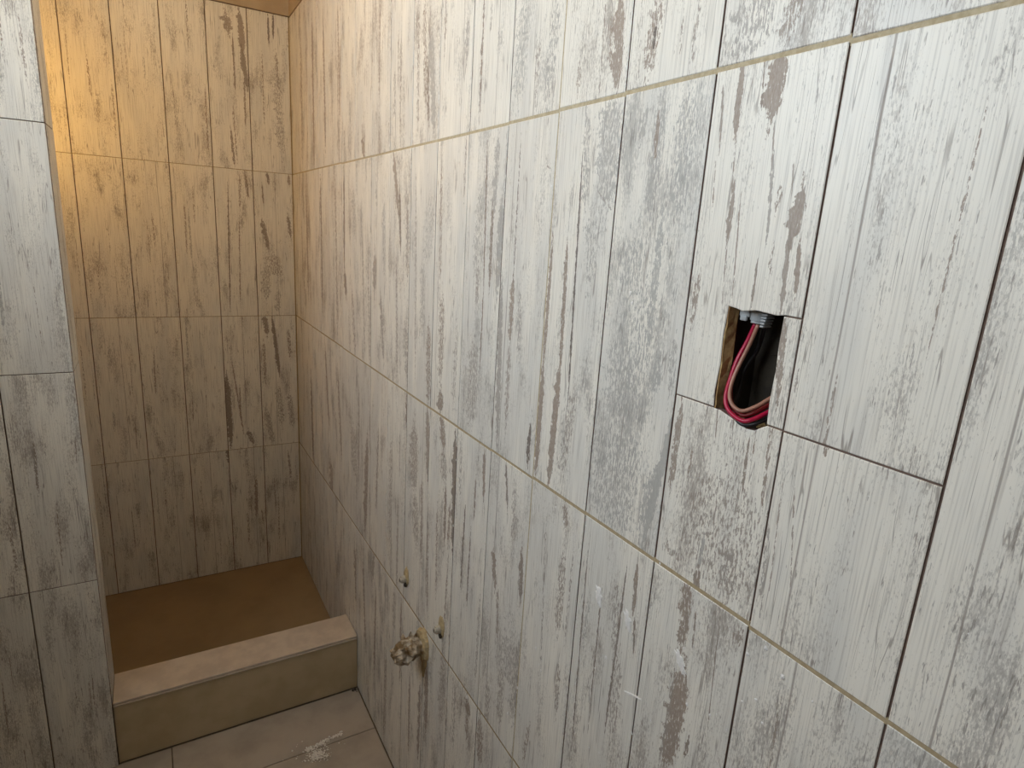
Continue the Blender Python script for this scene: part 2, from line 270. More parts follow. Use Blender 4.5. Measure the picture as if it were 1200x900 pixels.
STROKES = {
 ('e',0,0): [(77.9,486,77.9,590,3.4,0.8,1),(94.9,511,97.9,594,3.4,0.8,1),(110.9,309,102.9,466,6.9,0.5,0.55),(117.9,62,100.9,387,17.2,0.3,0.4),(45.9,299,40.9,346,6.9,0.1,0.6),(50.9,171,50.9,457,3.4,0.5,0.5)],
 ('e',0,1): [(50.9,282,27.9,405,8.6,0.6,0.85),(142.9,340,131.9,432,6.9,0.6,0.8),(85.9,167,63.9,265,31.0,0.4,0.45),(32.9,67,37.9,221,20.7,0.3,0.42),(59.9,555,54.9,595,5.2,0.7,0.9),(36.9,468,32.9,553,2.8,0.6,0.9),(141.9,552,139.9,597,5.2,0.5,0.8),(76.9,15,83.9,112,13.8,0.3,0.4)],
 ('e',0,2): [(31.9,517,23.9,597,10.3,0.6,0.85),(78.9,328,54.9,592,6.9,0.65,1),(39.9,3,15.9,173,13.8,0.3,0.6),(125.9,405,121.9,541,6.9,0.6,0.6),(128.9,80,117.9,245,13.8,0.4,0.5),(16.9,293,15.9,487,6.9,0.5,0.6),(82.9,85,70.9,289,13.8,0.4,0.4)],
 ('e',0,3): [(113.9,426,105.9,556,5.2,0.5,0.7),(53.9,82,54.9,349,3.4,0.5,0.5)],
 ('e',1,0): [(79.8,507,69.8,558,15.5,0.5,0.9),(128.8,444,118.8,580,10.3,0.5,1),(138.8,306,122.8,458,7.8,0.6,1),(93.8,284,91.8,497,3.4,0.6,0.9),(78.8,10,69.8,154,5.2,0.6,0.8),(126.8,161,127.8,351,3.4,0.6,0.8),(88.8,27,82.8,251,3.4,0.5,0.6)],
 ('e',1,1): [(124.8,490,115.8,587,5.2,0.6,0.8),(90.8,444,96.8,585,5.2,0.5,0.6),(34.8,10,49.8,541,2.8,0.7,0.9),(75.8,38,86.8,426,2.4,0.5,0.8)],
 ('e',1,2): [(10.8,25,5.8,343,12.1,0.7,0.95),(65.8,63,31.8,398,3.4,0.5,0.8),(102.8,13,83.8,81,10.3,0.6,0.8)],
 ('e',1,3): [(103.8,258,107.8,451,6.9,0.5,0.8),(64.8,113,67.8,287,5.2,0.5,0.5)],
 ('e',2,3): [(157.0,529,151.0,611,10.3,0.7,0.9)],
 ('r',1,0): [(41.2,38,59.2,493,15.0,0.5,0.5)],
 ('r',1,1): [(99.2,105,96.2,571,11.0,0.5,0.8)],
 ('r',1,2): [(135.2,3,119.2,386,16.5,0.6,0.9)],
 ('r',2,0): [(88.4,-5,88.4,507,13.0,0.5,0.8)],
 ('r',3,0): [(103.6,43,92.6,470,12.0,0.6,0.7)],
 ('r',3,1): [(31.6,37,24.6,562,10.5,0.6,0.8)],
 ('r',3,2): [(129.6,-22,122.6,118,27.0,0.5,0.7),(102.6,251,53.6,575,10.5,0.5,0.8)],
 ('r',4,0): [(138.8,106,120.8,474,10.0,0.5,0.6)],
 ('r',4,1): [(85.8,39,71.8,580,11.0,0.4,0.6)],
 ('r',4,2): [(129.8,177,81.8,515,11.5,0.5,0.7)],
 ('r',5,1): [(25.0,282,27.0,582,8.0,0.6,1),(44.0,180,30.0,260,13.0,0.6,0.9),(143.0,368,126.0,520,22.5,0.1,0.4),(150.0,-8,114.0,208,14.5,0.4,0.5)],
 ('r',5,2): [(148.0,177,119.0,351,40.5,0.3,0.45)],
 ('r',5,3): [(166.0,261,136.0,515,15.5,0.5,0.7)],
 ('r',6,0): [(85.2,-3,68.2,58,12.5,0.5,0.8)],
 ('r',6,1): [(97.2,13,69.2,421,8.5,0.3,0.5),(148.2,-3,128.2,325,8.0,0.3,0.5)],
 ('r',6,2): [(101.2,22,125.2,367,18.0,0.5,0.8),(33.2,193,34.2,516,9.5,0.4,0.6)],
 ('r',6,3): [(113.2,190,82.2,502,9.5,0.5,0.7)],
 ('r',7,0): [(65.4,128,66.4,369,7.0,0.4,0.6)],
 ('r',7,1): [(31.4,227,37.4,333,15.5,0.3,0.85),(120.4,37,85.4,233,11.0,0.3,0.7),(120.4,265,107.4,490,14.0,0.1,0.4),(50.4,457,41.4,536,7.5,0.1,0.5)],
 ('r',7,2): [(60.4,150,79.4,434,8.0,0.4,0.7)],
 ('r',7,3): [(30.4,495,46.4,625,13.0,0.4,0.7),(54.4,156,66.4,484,9.0,0.5,0.8)],
 ('r',8,0): [(71.6,29,72.6,256,7.5,0.3,0.6),(32.6,72,28.6,190,9.0,0.2,0.5)],
 ('r',8,1): [(73.6,436,29.6,592,9.5,0.4,0.95),(90.6,352,77.6,504,6.0,0.8,0.9),(142.6,282,132.6,467,9.0,0.3,0.6),(155.6,32,135.6,173,18.5,0.2,0.6),(78.6,26,59.6,339,6.5,0.4,0.6)],
 ('r',8,2): [(156.6,493,150.6,601,9.5,0.5,0.75),(35.6,97,37.6,443,14.0,0.4,0.4),(99.6,-35,100.6,288,7.0,0.4,0.6)],
 ('r',8,3): [(139.6,303,141.6,589,7.0,0.5,0.8),(9.6,9,16.6,335,12.5,0.4,0.6),(82.6,440,84.6,584,14.5,0.3,0.5)],
 ('r',9,0): [(131.8,5,101.8,233,14.0,0.1,0.8),(79.8,67,59.8,293,9.5,0.5,0.5),(101.8,29,82.8,170,7.0,0.7,0.7),(36.8,17,24.8,302,7.5,0.4,0.5)],
 ('r',9,1): [(111.8,333,117.8,475,25.0,0.0,0.3),(139.8,1,131.8,197,13.0,0.55,0.6),(53.8,55,30.8,543,5.5,0.3,0.5),(92.8,149,84.8,350,16.0,0.1,0.3)],
 ('r',9,2): [(153.8,408,135.8,594,10.5,0.4,0.9),(59.8,347,54.8,528,26.5,0.4,0.6),(86.8,201,71.8,340,20.5,0.4,0.5),(123.8,171,114.8,405,8.5,0.5,0.6)],
 ('r',9,3): [(65.8,129,64.8,391,6.5,0.5,0.8),(136.8,163,139.8,419,9.0,0.6,0.8)],
 ('r',10,0): [(127.0,133,127.0,207,9.5,0.15,0.6),(22.0,193,22.0,247,6.5,0.3,0.5)],
 ('r',10,1): [(35.0,291,24.0,553,7.0,0.45,0.5),(52.0,70,50.0,274,14.0,0.45,0.55),(57.0,7,58.0,52,14.5,0.6,0.85),(140.0,472,140.0,596,4.0,0.3,0.6),(125.0,30,130.0,220,10.5,0.3,0.3)],
 ('r',10,2): [(83.0,526,67.0,599,14.0,0.5,0.85),(153.0,312,144.0,573,11.0,0.75,1),(94.0,444,84.0,518,18.5,0.4,0.5),(106.0,295,104.0,439,7.0,0.6,0.85),(68.0,129,60.0,377,5.0,0.5,0.6),(126.0,298,131.0,408,7.0,0.5,0.7),(119.0,17,132.0,279,4.5,0.5,0.6),(19.0,50,0.0,328,8.0,0.5,0.6)],
 ('r',10,3): [(31.0,291,29.0,504,11.0,0.5,0.8),(120.0,393,128.0,624,20.0,0.3,0.5)],
 ('r',11,0): [(68.2,157,69.2,212,3.5,0.3,0.5)],
 ('r',11,1): [(113.2,433,119.2,581,9.5,0.1,0.75),(113.2,307,110.2,463,5.5,0.6,0.8),(144.2,303,145.2,470,9.5,0.1,0.9),(90.2,296,77.2,577,2.5,0.6,0.9),(51.2,317,55.2,495,14.5,0.1,0.4),(57.2,17,59.2,199,27.0,0.25,0.4),(90.2,152,89.2,304,2.5,0.6,0.9),(63.2,268,62.2,351,7.0,0.3,0.6)],
 ('r',11,2): [(133.2,485,126.2,590,5.5,0.5,0.9),(96.2,425,95.2,517,3.5,0.6,0.8),(47.2,230,53.2,441,3.5,0.8,0.9),(81.2,196,83.2,395,3.0,0.7,0.8),(138.2,50,140.2,264,6.0,0.3,0.5),(25.2,429,19.2,586,6.5,0.2,0.4)],
 ('r',11,3): [(114.2,545,106.2,580,12.5,0.6,0.85),(111.2,477,110.2,541,8.5,0.5,0.65),(44.2,384,42.2,577,7.0,0.3,0.5)],
 ('r',12,0): [(26.4,22,31.4,182,22.5,0.0,0.42),(119.4,16,126.4,158,14.5,0.1,0.4),(81.4,21,83.4,121,7.5,0.3,0.35)],
 ('r',12,1): [(47.4,224,46.4,339,7.5,0.45,0.8),(50.4,63,47.4,224,7.5,0.4,0.55),(47.4,332,44.4,573,2.0,0.9,0.6),(22.4,19,4.4,327,8.5,0.2,0.85),(135.4,17,134.4,96,5.5,0.9,0.85),(142.4,514,129.4,521,5.0,0.3,0.6),(81.4,199,72.4,319,6.0,0.2,0.45)],
 ('r',12,2): [(45.4,318,32.4,397,8.5,0.5,0.85),(142.4,347,135.4,450,7.5,0.6,0.8),(76.4,500,59.4,598,3.5,0.7,0.8),(137.4,146,112.4,244,46.0,0.15,0.5),(144.4,91,146.4,182,15.0,0.2,0.6),(67.4,214,58.4,325,5.0,0.4,0.7),(95.4,30,93.4,172,13.0,0.3,0.5),(105.4,443,95.4,577,9.0,0.3,0.35),(45.4,-34,43.4,94,11.0,0.3,0.5)],
 ('r',12,3): [(23.4,468,15.4,581,15.0,0.5,0.65)],
 ('r',13,0): [(133.6,6,124.6,119,11.0,0.5,0.85),(44.6,19,45.6,51,6.5,0.5,0.5),(115.6,38,109.6,102,4.5,0.5,0.4)],
 ('r',13,1): [(84.6,149,69.6,529,2.0,1,1),(56.6,198,48.6,405,4.5,0.5,0.85),(49.6,4,54.6,212,7.5,0.5,0.95),(133.6,449,126.6,600,28.0,0.05,0.55),(85.6,449,72.6,590,9.5,0.1,0.45),(148.6,449,109.6,479,3.0,0.2,0.7),(79.6,31,98.6,181,13.5,0.3,0.3),(113.6,340,105.6,449,18.0,0.05,0.35),(7.6,202,7.6,410,4.5,0.5,0.85),(8.6,10,7.6,202,6.5,0.5,0.95)],
 ('r',13,2): [(107.6,552,99.6,587,9.0,0.45,0.7),(109.6,354,108.6,507,10.5,0.4,0.5),(125.6,202,121.6,304,7.0,0.4,0.5),(71.6,232,50.6,557,2.5,0.3,0.4),(131.6,344,133.6,535,3.0,0.3,0.4),(37.6,22,50.6,122,5.5,0.5,0.5)],
 ('r',14,0): [(38.8,10,46.8,99,13.0,0.5,0.55),(45.8,41,46.8,67,2.5,1,0.8),(112.8,7,115.8,82,3.5,0.4,0.35),(92.8,25,91.8,70,2.0,0.4,0.4)],
 ('r',14,1): [(70.8,444,71.8,595,10.0,0.05,0.62),(69.8,507,67.8,567,3.0,0.5,0.8),(119.8,440,116.8,584,18.0,0.0,0.42),(39.8,534,44.8,574,5.5,0.05,0.7),(95.8,266,93.8,445,7.0,0.0,0.72),(45.8,344,50.8,417,23.5,0.0,0.4),(75.8,262,83.8,365,24.5,0.0,0.32),(50.8,158,62.8,288,45.5,0.0,0.42),(115.8,219,116.8,259,9.0,0.0,0.7),(64.8,209,63.8,259,7.5,0.0,0.75),(56.8,-5,59.8,161,56.5,0.05,0.44),(128.8,10,155.8,201,6.0,0.0,1),(118.8,31,139.8,126,12.5,0.0,0.7),(144.8,221,140.8,297,6.5,0.05,0.5)],
 ('r',14,2): [(23.8,159,15.8,538,1.5,0.8,0.9),(97.8,277,103.8,564,2.0,0.8,0.9),(126.8,500,123.8,578,3.5,0.55,0.95),(136.8,439,130.8,498,2.0,0.7,0.85),(58.8,242,56.8,503,1.5,0.7,0.9),(101.8,385,85.8,534,8.0,0.3,0.35),(25.8,377,29.8,472,6.0,0.1,0.35),(112.8,272,109.8,420,10.5,0.3,0.35)],
 ('r',15,0): [(37.0,5,40.0,61,30.5,0.15,0.42),(82.0,7,90.0,49,11.0,0.4,0.5)],
 ('r',15,1): [(38.0,526,35.0,602,3.5,0.5,1),(52.0,350,40.0,526,1.0,0.45,0.75),(47.0,414,46.0,473,3.5,0.45,0.95),(19.0,512,12.0,585,1.5,0.4,0.85),(79.0,538,81.0,599,10.0,0.5,0.97),(91.0,488,86.0,537,1.0,0.4,0.9),(99.0,414,91.0,502,2.0,0.2,0.85),(104.0,446,105.0,474,3.5,0.5,0.5),(127.0,422,129.0,468,7.5,0.45,1),(129.0,349,124.0,430,2.5,0.4,1),(142.0,366,137.0,418,2.5,0.5,1),(11.0,317,14.0,378,4.5,0.45,0.65),(65.0,357,57.0,464,1.0,0.5,0.85),(92.0,353,91.0,396,1.5,0.6,1),(20.0,450,15.0,505,1.0,0.5,0.7),(68.0,544,62.0,605,1.0,0.6,0.7),(119.0,463,115.0,499,1.0,0.4,0.9),(108.0,386,107.0,417,2.5,0.5,0.35),(142.0,250,134.0,343,3.5,0.45,0.85),(11.0,107,11.0,221,5.5,0.45,0.8),(101.0,6,99.0,159,55.5,0.35,0.24),(73.0,23,75.0,69,3.0,0.1,0.9),(74.0,-8,73.0,23,4.5,0.6,0.9),(117.0,145,115.0,210,2.0,0.6,0.75),(144.0,136,140.0,242,2.5,0.5,0.6),(70.0,190,67.0,231,1.0,0.6,0.8),(116.0,15,110.0,78,16.5,0.3,0.55),(35.0,16,17.0,31,14.0,0.4,0.5),(37.0,134,38.0,168,2.5,0.5,0.7),(92.0,208,90.0,238,1.0,0.6,0.8),(123.0,188,119.0,236,2.0,0.5,0.6)],
 ('r',15,2): [(64.0,507,62.0,601,9.0,0.55,0.75),(66.0,323,74.0,478,15.0,0.5,0.85),(123.0,428,116.0,557,0.7,0.6,0.9),(143.0,562,145.0,590,6.5,0.4,0.5),(57.0,315,60.0,468,3.5,0.3,0.6),(82.0,522,80.0,569,2.0,0.6,0.7),(96.0,365,98.0,393,3.0,0.7,0.8),(125.0,551,118.0,616,2.5,0.2,0.4)],
 ('r',16,1): [(17.2,48,10.2,184,1.0,0.4,0.6),(41.2,62,22.2,189,1.0,0.4,0.5),(11.2,22,0.2,141,3.0,0.2,0.5),(8.2,258,5.2,302,1.5,0.3,0.4)],
}
FLECKS = [(-1.994,1.729,0.0023),(-2.205,1.586,0.0027),(-2.211,1.573,0.0029),(-2.261,1.654,0.0022),(-1.528,1.267,0.0025),(-1.617,1.215,0.0028),(-1.691,1.161,0.0025),(-1.691,1.002,0.003),(-2.465,1.207,0.0032),(-2.486,1.228,0.0027),(-2.511,1.21,0.0036),(-2.47,1.146,0.0022),(-2.486,1.161,0.0027),(-2.498,1.14,0.0022),(-1.797,0.625,0.0038),(-1.9,0.733,0.0031),(-1.973,0.725,0.0038),(-2.0,0.806,0.0031),(-2.214,1.005,0.0018),(-2.171,0.944,0.0018),(-2.249,0.981,0.0014),(-2.306,0.964,0.0018),(-2.43,1.095,0.0022),(-2.236,1.04,0.0027),(-2.302,1.277,0.0018),(-2.004,1.277,0.0025),(-2.052,0.929,0.0025),(-2.22,0.861,0.0018),(-2.073,0.897,0.0031),(-2.394,1.082,0.0022),(-2.318,1.242,0.0016),(-2.456,1.095,0.0014)]

# ------------------------------------------------------------------ dimensions (metres; tile face of the right wall is x = 0, of the end wall y = 0)
PITCH, ROW, TOP = 0.1538, 0.600, 2.439
ROWS = [(TOP - ROW * (i + 1), TOP - ROW * i) for i in range(3)] + [(0.0, TOP - 3 * ROW)]
CEIL, BACK_Y, NCOL = 2.78, -3.45, 22
TRAY_Z, CURB_Z, CURB_Y0, CURB_Y1, PART_X = 0.043, 0.218, -0.942, -0.800, -0.75
GAP_V, GAP_H, TH = 0.0024, 0.0046, 0.009
HOLE_Y, HOLE_Z = (-2.4395, -2.368), (1.470, 1.588)

# ------------------------------------------------------------------ setting
wr = MB()
hy0, hy1, hz0, hz1 = HOLE_Y[0] - .002, HOLE_Y[1] + .002, HOLE_Z[0] - .016, HOLE_Z[1] + .002
X0, X1 = 0.0028, 0.14
wr.box(X0, X1, hy1, 0.14, -.02, CEIL); wr.box(X0, X1, BACK_Y, hy0, -.02, CEIL)
wr.box(X0, X1, hy0, hy1, -.02, hz0); wr.box(X0, X1, hy0, hy1, hz1, CEIL); wr.box(0.075, X1, hy0, hy1, hz0, hz1)
wall_right = tag(wr.build('wall_right', M['adhesive']), 'long wall of worn white wood-look tiles on the right', kind='structure')
pl = MB(); pl.box(-0.0005, X0, BACK_Y, 0.0, TOP + .003, CEIL); pl.build('plaster_band', M['plaster'], wall_right)
we = MB(); we.box(LEFT_X, 0.0045, 0.0045, 0.14, -.02, CEIL)
wall_end = tag(we.build('wall_end', M['adhesive']), 'narrow tiled end wall of the shower', kind='structure')
pl = MB(); pl.box(LEFT_X, -0.0005, -0.0005, 0.0045, TOP + .003, CEIL); pl.build('plaster_band', M['plaster'], wall_end)
wp = MB(); wp.box(LEFT_X, PART_X, CURB_Y0, CURB_Y1, -.02, CEIL)  # wing wall added to keep window light out of the shower
wall_part = tag(wp.build('wall_wing_added', M['wallpaint']), 'added wing wall beside the shower opening, shading the shower', kind='structure')
wl = MB(); T = LEFT_X - 0.14
edges = [BACK_Y] + sorted(v for w_ in WINDOWS for v in w_) + [0.14]
for k in range(0, len(edges), 2): wl.box(T, LEFT_X, edges[k], edges[k + 1], -.02, CEIL)
for wy0, wy1 in WINDOWS: wl.box(T, LEFT_X, wy0, wy1, -.02, WIN_Z[0]); wl.box(T, LEFT_X, wy0, wy1, WIN_Z[1], CEIL)
wall_left = tag(wl.build('wall_left', M['wallpaint']), 'plastered left wall with two high windows, one of them added', kind='structure')
wb = MB(); wb.box(T, X1, BACK_Y - .14, BACK_Y, -.02, CEIL)
tag(wb.build('wall_back', M['wallpaint']), 'plastered back wall', kind='structure')
cl = MB(); cl.box(T, X1, BACK_Y - .14, 0.14, CEIL, CEIL + .1)
tag(cl.build('ceiling', M['ceil']), 'tan plastered ceiling', kind='structure')
# windows
fw = .03; xa, xb = LEFT_X - .10, LEFT_X - .06
for wi, (wy0, wy1) in enumerate(WINDOWS):
    wm = MB()
    wm.box(xa, xb, wy0, wy1, WIN_Z[0], WIN_Z[0] + fw); wm.box(xa, xb, wy0, wy1, WIN_Z[1] - fw, WIN_Z[1])
    for y0 in (wy0, wy1 - fw): wm.box(xa, xb, y0, y0 + fw, WIN_Z[0] + fw, WIN_Z[1] - fw)
    win = tag(wm.build('window_%d' % (wi + 1), M['alu']), ('high aluminium window in the left wall nearest the shower', 'added high aluminium window in the left wall furthest from the shower')[wi], kind='structure')
    p = MB(); p.box(xa + .017, xa + .021, wy0 + fw, wy1 - fw, WIN_Z[0] + fw, WIN_Z[1] - fw); p.build('pane', M['glass'], win)
# floor with its tiles
fl = MB(); fl.box(T, X1, BACK_Y - .14, 0.14, -.12, -.0035)
floor = tag(fl.build('floor', M['floor_grout']), 'beige tiled bathroom floor', kind='structure')
ys = [CURB_Y0 - .001, -1.152, -1.752, -2.352, -2.952, BACK_Y]
xs = [-0.002, -0.600, LEFT_X]
for j in range(len(ys) - 1):
    for i in range(len(xs) - 1):
        b_ = MB(); b_.box(xs[i + 1] + .0015, xs[i] - .0015, ys[j + 1] + .0015, ys[j] - .0015, -.0034, 0.0 + random.uniform(-.0003, .0003))
        bevel(b_.build('floor_tile', M['floor'], floor), .0012, 1)
tr_ = MB(); tr_.box(LEFT_X, -0.0012, CURB_Y1 + .0005, -.0012, -.003, TRAY_Z)
tag(tr_.build('shower_floor', M['tray']), 'ochre shower floor behind the raised curb', kind='structure')
# curb
curb = tag(empty('shower_curb', (PART_X / 2, (CURB_Y0 + CURB_Y1) / 2, 0)), 'low beige tiled curb at the shower entrance, meeting the right wall', 'curb')
def curb_part(name, x0, x1, y0, y1, z0, z1, mat, bw=.002):
    b_ = MB(); cx, cy, _ = curb.location
    b_.box(x0 - cx, x1 - cx, y0 - cy, y1 - cy, z0, z1); return bevel(b_.build(name, mat, curb), bw, 2)
curb_part('core', PART_X + .009, -.002, CURB_Y0 + .010, CURB_Y1 - .008, .0, CURB_Z - .011, M['floor_grout'])
curb_part('front_tile', PART_X + .009, -.0015, CURB_Y0 + .0015, CURB_Y0 + .010, .0015, CURB_Z - .0165, M['curb_front'], .001)
curb_part('inner_tile', PART_X + .009, -.0015, CURB_Y1 - .008, CURB_Y1 - .002, TRAY_Z, CURB_Z - .012, M['curb_front'], .001)
curb_part('top_tile', PART_X + .009, -.0012, CURB_Y0 + .0005, CURB_Y1, CURB_Z - .0085, CURB_Z, M['curb_top'], .002)
curb_part('edge_trim', PART_X + .009, -.0012, CURB_Y0 - .0015, CURB_Y0 + .008, CURB_Z - .0145, CURB_Z - .0098, M['curb_top'], .0012)

# ------------------------------------------------------------------ wall tiles
def inset(poly, d):
    n = len(poly); out = []
    for i in range(n):
        p0, p1, p2 = Vector(poly[i - 1]), Vector(poly[i]), Vector(poly[(i + 1) % n])
        a = (p1 - p0).normalized(); b = (p2 - p1).normalized()
        na, nb = Vector((-a.y, a.x)), Vector((-b.y, b.x))
        k = 1 + na.dot(nb)
        out.append(tuple(p1 + (na + nb) * (d / max(k, .3))))
    return out
def tile_mesh(poly, mat, bev=0.0009, th=TH):
    """poly: counter-clockwise (u, v) outline seen from the front; the front looks to local -Y"""
    b_ = MB(); n = len(poly); inn = inset(poly, bev)
    V = [(u, 0.0, v) for u, v in inn] + [(u, bev * .8, v) for u, v in poly] + [(u, th, v) for u, v in poly]
    F = [tuple(range(n))]; mi = [0]
    for i in range(n):
        j = (i + 1) % n
        F.append((n + i, n + j, j, i)); mi.append(0)
        F.append((2 * n + i, 2 * n + j, n + j, n + i)); mi.append(1)
    b_.v, b_.f, b_.m = V, F, mi
    return b_.data('tile', [mat, M['edge']])
_cache = {}
def rect_tile(w, h, mat):
    key = (round(w, 4), round(h, 4), mat.name)
    if key not in _cache: _cache[key] = tile_mesh([(0, 0), (w, 0), (w, h), (0, h)], mat)
    return _cache[key]
def pick_mat(strokes):
    n = max(len(strokes), 3)
    if n > SLOT_STEPS[-1]: return tile_material(n, strokes, -GAP_V / 2), 0
    s = next(s for s in SLOT_STEPS if s >= n); return TILE_MATS[s], s
def dress(o, strokes, nslots, rng, wear=None, hue=None, split=None, tone=None, du=0.0, w=.15, h=.6):
    o['seed'] = rng.uniform(0, 40)
    o['wear'] = rng.uniform(-.15, .55) if wear is None else wear
    o['hue'] = rng.uniform(.1, .8) if hue is None else hue
    o['split'] = (rng.choice((0, 0, rng.uniform(.03, w - .03)))) if split is None else split
    o['tone'] = rng.uniform(-.16, .12) if tone is None else tone
    st = list(strokes)
    while len(st) < nslots and len(st) < 4:
        u0 = rng.uniform(8, w * 1000 - 8); v0 = rng.uniform(0, h * 700); L = rng.uniform(60, 260)
        st.append((u0, v0, u0 + rng.uniform(-4, 4), v0 + L, rng.choice((.8, 1.1, 1.8, 3.5)), rng.choice((.1, .4, .5, .6)), rng.uniform(.4, .75)))
    for i in range(nslots):
        if i < len(st):
            ua_, va_, ub_, vb_, wd_, c_, d_ = st[i]
            o['stroke_a_%d' % i] = [(ua_ / 1000 + du), va_ / 1000., (ub_ / 1000 + du), vb_ / 1000.]
            o['stroke_b_%d' % i] = [wd_ / 1000., float(c_), float(d_)]
        else:
            o['stroke_a_%d' % i] = [0., 0., 0., 0.1]; o['stroke_b_%d' % i] = [0., 0., 0.]
def place(o, x, y, z, rot):
    o.location = (x, y, z); o.rotation_euler = (0, 0, rot)

PROPS = {}   # (wall, col, row): dict(wear, hue, split, tone)
PROPS.update({('r', 14, 1): dict(wear=.55, hue=.05, split=0, tone=.05), ('r', 13, 1): dict(wear=-.05, hue=.2, split=0, tone=.0),
    ('r', 12, 1): dict(wear=-.05, hue=.25, split=.028, tone=.08), ('r', 11, 1): dict(wear=.25, hue=.15, split=0, tone=.08), ('r', 10, 1): dict(wear=-.25, hue=.3, split=.022, tone=-.02),
    ('r', 9, 1): dict(wear=-.1, hue=.2, split=0, tone=.12), ('r', 15, 0): dict(wear=.45, hue=.45, split=0, tone=-.05), ('r', 14, 0): dict(wear=-.1, hue=.6, split=0, tone=-.2),
    ('r', 13, 0): dict(wear=.0, hue=.6, split=0, tone=-.2), ('r', 12, 0): dict(wear=.2, hue=.1, split=0, tone=-.15), ('r', 11, 0): dict(wear=-.25, hue=.2, split=.1, tone=-.1), ('r', 10, 0): dict(wear=-.2, hue=.2, split=.11, tone=-.1),
    ('r', 13, 2): dict(wear=-.2, hue=.5, split=0, tone=.05), ('r', 14, 2): dict(wear=-.1, hue=.6, split=0, tone=.05), ('r', 15, 2): dict(wear=.1, hue=.55, split=0, tone=.0), ('r', 16, 2): dict(wear=.35, hue=.35, split=.06, tone=.05),
    ('r', 16, 1): dict(wear=-.15, hue=.4, split=.04, tone=-.1), ('r', 12, 2): dict(wear=.15, hue=.5, split=.034), ('r', 11, 2): dict(wear=-.1, hue=.5, split=0), ('r', 10, 2): dict(wear=.1, hue=.5, split=0)})
DZ = {k: -.0018 for k in range(5, 12)}; DZ.update({12: -.0008, 13: .0010, 14: .0020, 15: .0024, 16: -.0005})
RIGHT = math.radians(-90)
def right_tile(k, row, poly, strokes, x=0.0, rng=None, v0=0.0, **kw):
    z0 = ROWS[row][0] + DZ.get(k, 0)
    mat, n = pick_mat(strokes)
    me = tile_mesh(poly, mat) if poly else None
    if me is None:
        h = ROWS[row][1] - ROWS[row][0] - GAP_H
        me = rect_tile(PITCH - GAP_V, h, mat)
    o = link('tile', me, wall_right)
    # local origin sits GAP/2 inside the cell
    place(o, x, -(k * PITCH + GAP_V / 2), z0 + GAP_H / 2, RIGHT)
    dress(o, strokes, n, rng, du=-GAP_V / 2, **kw)
    return o
for k in range(NCOL):
    for row in range(4):
        rng = random.Random(100 * k + row)
        st = STROKES.get(('r', k, row), [])
        kw = PROPS.get(('r', k, row), {})
        xj = rng.uniform(-.0004, .0004)
        if row == 3: st = [(a, b + 39, c, d_ + 39, e_, f_, g_) for a, b, c, d_, e_, f_, g_ in st]
        w, h = PITCH - GAP_V, ROWS[row][1] - ROWS[row][0] - GAP_H
        if row == 1 and k in (15, 16):
            zc = 1.4712 - (ROWS[1][0] + DZ.get(k, 0) + GAP_H / 2)     # level of the cut
            low = [s for s in st if (s[1] + s[3]) / 2 < 231]; up = [s for s in st if (s[1] + s[3]) / 2 >= 231]
            if k == 15:
                uo = lambda y: -y - (k * PITCH + GAP_V / 2)
                vo = lambda z: z - (ROWS[1][0] + DZ.get(k, 0) + GAP_H / 2)
                L, R_, ht = uo(HOLE_Y[1]), uo(HOLE_Y[0]), vo(HOLE_Z[1])
                strip = [s for s in up if (s[0] + s[2]) / 2 > 134 and (s[1] + s[3]) / 2 < 349]
                up = [s for s in up if s not in strip]
                kwu = dict(wear=-.1, hue=.4, split=0, tone=-.18)
                sd = rng.getstate()
                right_tile(k, row, [(0, zc + .001), (L - .0005, zc + .001), (L - .002, zc + .02), (L + .0005, zc + .052), (L - .001, zc + .08), (L + .0005, ht + .0015), (L + .012, ht), (L + .020, ht - .0018), (L + .038, ht + .0012), (R_ - .008, ht - .0005), (R_ + .002, ht + .0012), (w, ht + .001), (w, h), (0, h)], up, xj, rng, **kwu)
                rng.setstate(sd)
                right_tile(k, row, [(R_ + .0008, zc + .0012), (w, zc + .0012), (w, ht - .0008), (R_, ht - .0004), (R_ - .0006, ht - .03), (R_ + .0008, ht - .055), (R_ - .0006, ht - .09)], strip, xj + .0006, rng, **kwu)
                rng.setstate(sd)
                right_tile(k, row, [(0, 0), (w, 0), (w, zc - .0008), (R_ + .002, zc - .0005), (R_ - .004, zc - .004), (R_ - .013, zc - .0105), (R_ - .024, zc - .0115), (R_ - .036, zc - .008), (R_ - .048, zc - .0045), (L + .010, zc - .001), (L - .002, zc - .0008), (0, zc - .0006)], low, xj + .0004, rng, wear=.15, hue=.55, split=0, tone=-.16)
            else:
                right_tile(k, row, [(0, zc + .001), (w, zc + .001), (w, h), (0, h)], up, xj, rng, **kw)
                right_tile(k, row, [(0, 0), (w, 0), (w, zc - .001), (0, zc - .001)], low, xj, rng, **kw)
        else:
            right_tile(k, row, None, st, xj, rng, **kw)
# khaki grout: bed joints and the grouted upright joint
for r in range(3):
    z = ROWS[r][0]; g_ = MB(); e_ = [0.0038, 0.0034, 0.0030][r]
    for k in range(NCOL):
        zz = z + DZ.get(k, 0) * .5 + DZ.get(k, 0) * .5; y0, y1 = -k * PITCH, -(k + 1) * PITCH
        g_.box(0.0006, 0.0030, y1 - .0002, y0, zz - e_, zz + e_)
    g_.build('grout_line', M['grout'] if r < 1 else M['grout_dim'] if r < 2 else M['stain'], wall_right)
for r in range(4):
    g_ = MB(); y = -13 * PITCH; g_.box(0.0005, 0.0030, y - .0019, y + .0019, ROWS[r][0], ROWS[r][1]); g_.build('grout_line', M['grout'], wall_right)

